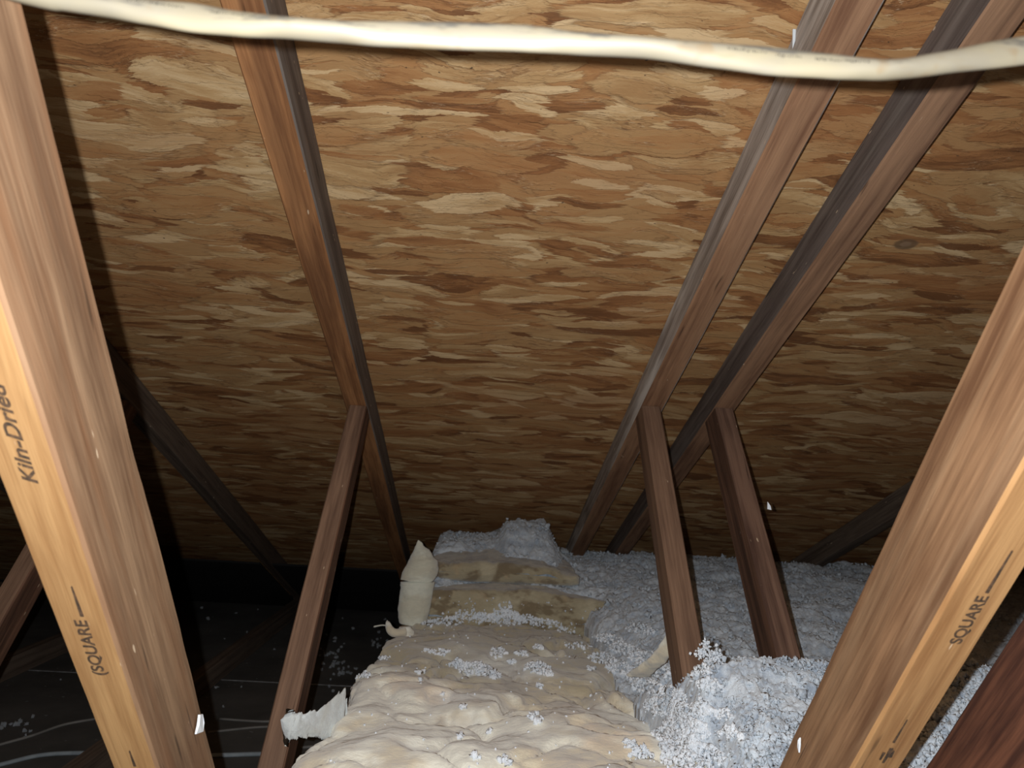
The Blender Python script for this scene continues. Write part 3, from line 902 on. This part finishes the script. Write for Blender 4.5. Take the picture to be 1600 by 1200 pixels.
# one mesh of quads and triangles
me = bpy.data.meshes.new('blown_insulation')
org = np.array([.9, 1.9, ZF])
me.vertices.add(len(V_all)); me.vertices.foreach_set('co', (V_all - org).astype(np.float32).ravel())
tf2 = tf + off
me.loops.add(nquad * 4 + len(tf2) * 3)
me.loops.foreach_set('vertex_index', np.concatenate([BFa.ravel(), tf2.ravel()]).astype(np.int32))
me.polygons.add(nquad + len(tf2))
me.polygons.foreach_set('loop_start', np.concatenate([np.arange(nquad) * 4, nquad * 4 + np.arange(len(tf2)) * 3]).astype(np.int32))
me.update(calc_edges=True); me.validate()
me.polygons.foreach_set('use_smooth', np.ones(len(me.polygons), dtype=bool))
me.materials.append(m_blown)
BLOWN = bpy.data.objects.new('blown_insulation', me)
BLOWN.location = org
COL.objects.link(BLOWN)
tag(BLOWN, 'blue-grey white blown-in loose wool covering the floor on the right and up to the eave', 'blown insulation', None, 'stuff')

# ------------------------------------------------------------------ white tufts lying on the batts
def tris(V, F):
    return [Vector(v) for v in V], [tuple(int(q) for q in f) for f in F]
allv = np.concatenate([vB, v1, v2, BVa]); allf = [tuple(map(int, f)) for f in fB] + [tuple(int(q) + len(vB) for q in f) for f in f1] \
    + [tuple(int(q) + len(vB) + len(v1) for q in f) for f in f2] + [tuple(int(q) + len(vB) + len(v1) + len(v2) for q in f) for f in BFa]
BVH = BVHTree.FromPolygons([Vector(v) for v in allv], allf)
CL = [(0.010,1.402,0.033,60),(-0.021,1.418,0.018,25),(0.043,1.367,0.017,25),(-0.056,1.504,0.019,14),(-0.080,1.509,0.011,8),(0.061,1.537,0.019,14),(0.054,1.506,0.013,10),(0.107,1.526,0.014,14),(0.147,1.586,0.011,12),(0.084,1.460,0.010,10),(0.132,1.424,0.028,40),(0.148,1.397,0.015,20),(0.085,1.850,0.050,90),(0.091,1.850,0.027,50),(0.037,1.849,0.037,40),(-0.011,1.825,0.039,50),(-0.057,1.785,0.032,34),(-0.098,1.755,0.022,20),(0.142,1.850,0.033,36),(0.187,1.823,0.036,34),(0.228,1.764,0.025,14),(0.238,1.615,0.029,12),(0.274,1.519,0.030,36),(0.315,1.689,0.036,40),(0.336,1.608,0.034,50),(0.415,1.807,0.035,30),(0.369,1.537,0.041,70),(0.386,1.447,0.039,80),(0.455,1.604,0.037,60),(0.454,1.482,0.034,60),(0.324,1.395,0.027,26),(0.339,1.461,0.018,20),(0.446,1.356,0.024,36),(0.491,1.560,0.022,30),(0.356,1.208,0.028,50),(0.389,1.228,0.018,30),(0.298,1.104,0.020,30),(0.301,1.045,0.028,70),(0.335,1.038,0.028,70),(0.399,1.117,0.018,30),(0.418,1.201,0.015,24),(0.243,1.027,0.017,20),(0.236,1.060,0.011,12),(0.302,1.002,0.036,90),(-0.006,1.180,0.004,3),(-0.007,1.065,0.004,3),(0.036,1.083,0.004,2),(0.018,0.995,0.005,5),(0.056,0.985,0.009,7),(0.126,1.312,0.008,4),(0.106,1.153,0.012,7),(0.110,1.137,0.006,4),(-0.042,1.244,0.003,1),(-0.084,1.307,0.004,1),(0.234,1.442,0.010,6),(-0.084,1.365,0.012,4),(-0.188,1.327,0.017,16),(-0.163,1.436,0.010,6),
      (.330,1.23,.035,110),(.325,1.34,.030,70),(.340,1.14,.035,110),(.355,1.30,.030,70),(.315,1.09,.025,60),(.30,1.45,.03,50)]
P, R = [], []
def drop(x, y, r0, lift):
    d = Vector((x, y, -.385)).normalized()
    h = BVH.ray_cast(Vector((0, 0, 0)), d)
    if h[0] is None: return
    p = h[0] + Vector((0, 0, lift))
    if p.z > deck_z(p.y) - .01: return
    P.append(tuple(p)); R.append(r0)
rg = np.random.default_rng(5)
for (x, y, r, n) in CL:
    for k in range(int(n * 2.2) if n > 5 else n):
        a = rg.uniform(0, 6.28); q = r * math.sqrt(rg.uniform())
        peak = max(0, 1 - q / r)
        drop(x + q * math.cos(a), y + q * math.sin(a) * 1.3, float(rg.uniform(.0012, .0034)) if n > 5 else float(rg.uniform(.0028, .0042)), float(rg.uniform(0, -.0 + .055 if n >= 50 and y > 1.8 else (.016 if n > 18 else .004))) * peak + .001)
for k in range(170):      # sparse crumbs
    drop(rg.uniform(-.17, .33), .95 + .9 * rg.uniform(), float(rg.uniform(.0007, .0019)), .0005)
for k in range(60):
    P.append((rg.uniform(-.10, .36), 1.857 - rg.uniform(0, .003), rg.uniform(-.40, -.335))); R.append(float(rg.uniform(.0008, .0022)))
tv, tf = tufts(P, R, rg)
o = meshobj('loose_tufts', tv, tf, m_clump, None, Matrix.Translation((.1, 1.4, -.39)), smooth=True)
tag(o, 'small white tufts of loose wool scattered over the cream batts', 'loose wool', None, 'stuff')

# spray of tufts clinging to the front of the grey truss strut
P, R = [], []
for (x, y, z, r, n) in [(.348, 1.035, -.300, .018, 60), (.345, 1.045, -.282, .015, 60), (.346, 1.052, -.262, .015, 60), (.356, 1.058, -.256, .010, 40), (.333, 1.06, -.252, .009, 30), (.342, 1.065, -.243, .007, 26), (.358, 1.055, -.270, .008, 26), (.328, 1.045, -.285, .010, 30), (.322, 1.045, -.279, .006, 14),
                        (.510, 1.045, -.275, .012, 40), (.505, 1.055, -.262, .006, 20), (.522, 1.06, -.280, .010, 26), (.480, 1.05, -.292, .016, 50)]:
    for k in range(n):
        v = rg.normal(size=3) * r * .5
        P.append((x + v[0], y + v[1] * .5, z + v[2])); R.append(float(rg.uniform(.0009, .0024)))
tv, tf = tufts(P, R, rg)
o = meshobj('clinging_tufts', tv, tf, m_clump, None, Matrix.Translation((.4, 1.05, -.28)), smooth=True)
tag(o, 'white tufts clinging to the feet of the two right struts', 'loose wool', None, 'stuff')

# crumbs on the dark floor at left
P, R = [], []
for k in range(60):
    x = rg.uniform(-1.25, -.32); y = rg.uniform(1.7, 3.4)
    P.append((x, y, ZF + .002)); R.append(float(rg.uniform(.002, .006)))
for (x, y) in ((-.47, 2.6), (-.42, 2.5), (-.50, 2.75), (-.36, 2.9), (-1.12, 1.93)):
    for k in range(10): P.append((x + rg.normal() * .02, y + rg.normal() * .03, ZF + .003)); R.append(float(rg.uniform(.003, .006)))
tv, tf = tufts(P, R, rg)
o = meshobj('floor_crumbs', tv, tf, blown('grey_wool_crumbs', (.13, .14, .15), (.26, .28, .30)), None, Matrix.Translation((-.7, 2.4, ZF)), smooth=True)
tag(o, 'grey crumbs of wool on the dark floor left of the batt', 'loose wool', None, 'stuff')

# ------------------------------------------------------------------ thin wires on the dark floor
m_wire = plain('dusty_grey_wire', (.20, .23, .25), (.34, .38, .40), 12.0, .7)
m_wire2 = plain('dusty_brown_wire', (.16, .15, .14), (.24, .23, .21), 12.0, .7)
WR = [([(-1.119, 1.735), (-1.082, 1.806), (-1.045, 1.867), (-1.013, 1.945), (-0.959, 1.994)], .0032, m_wire2, 'thin dusty wire curving up from the lower left corner'),
      ([(-1.06, 1.651), (-1.011, 1.699), (-0.962, 1.754), (-0.896, 1.776), (-0.818, 1.781)], .0048, m_wire, 'bluish wire on the floor left of the left stamped timber'),
      ([(-0.657, 1.782), (-0.576, 1.799), (-0.499, 1.815), (-.41, 1.83)], .0052, m_wire, 'bluish wire between the left stamped timber and the left strut'),
      ([(-0.655, 2.036), (-0.542, 2.032), (-0.479, 2.051), (-.43, 2.06)], .0030, m_wire2, 'straight thin pale wire, upper of the pair left of the strut'),
      ([(-0.65, 1.94), (-0.545, 1.989), (-0.482, 2.002), (-0.428, 2.019)], .0030, m_wire2, 'slanting thin pale wire, lower of the pair left of the strut'),
      ([(-0.399, 1.87), (-0.327, 1.899), (-0.298, 1.925)], .0036, m_wire2, 'short pale wire end beside the torn strip of the batt')]
for pts, r, m, lab in WR:
    o = sweep('floor_wire', [(x, y, ZF + r * .9) for x, y in pts], r, r, m, None, 8, 6)
    tag(o, lab, 'wire', 'wires on the floor')

# ------------------------------------------------------------------ small bits
m_white = plain('white_foam_scrap', (.80, .83, .86), (.68, .72, .78), 200.0, .8)
def flake(name, pts, nrm, t, mat):
    P_ = [Vector(p) for p in pts]; nrm = Vector(nrm) * t
    c = sum(P_, Vector()) / len(P_)
    P2 = P_ + [p + nrm * (1 + .3 * ((i * 7) % 3)) for i, p in enumerate(P_)]
    n = len(P_)
    F = [tuple(range(n))[::-1], tuple(range(n, 2 * n))] + [(i, (i + 1) % n, n + (i + 1) % n, n + i) for i in range(n)]
    return meshobj(name, P2, F, mat, None, Matrix.Translation(c))
X = -.2495
o = flake('foam_scrap', [(X, .7085, -.2655), (X, .7250, -.2690), (X, .7235, -.2600), (X, .7200, -.2515), (X, .7120, -.2495), (X, .7115, -.2580)], (1, 0, 0), .0016, m_white)
tag(o, 'tiny white scrap stuck on the side of the left stamped timber', 'scrap')
X = .3185
o = flake('foam_scrap', [(X, .702, -.254), (X, .704, -.250), (X, .7025, -.243), (X, .7005, -.240), (X, .7005, -.247)], (-1, 0, 0), .0012, m_white)
tag(o, 'tiny white sliver on the side of the right stamped timber', 'scrap')
o = flake('foam_scrap', [(.5075, 1.262, -.050), (.5145, 1.262, -.051), (.5125, 1.262, -.044), (.5075, 1.262, -.037)], (0, -1, 0), .0015, m_white)
tag(o, 'tiny white chip on the edge of the rightmost strut', 'scrap')
o = flake('plastic_strip', [(.3160, .7420, .5035), (.3192, .7420, .5035), (.3190, .7430, .4900), (.3165, .7430, .4805)], (0, -1, 0), .0012, plain('translucent_grey_plastic', (.55, .58, .60), None))
tag(o, 'short pale plastic strip at the edge of the grey streaked rafter behind the cable', 'strip')
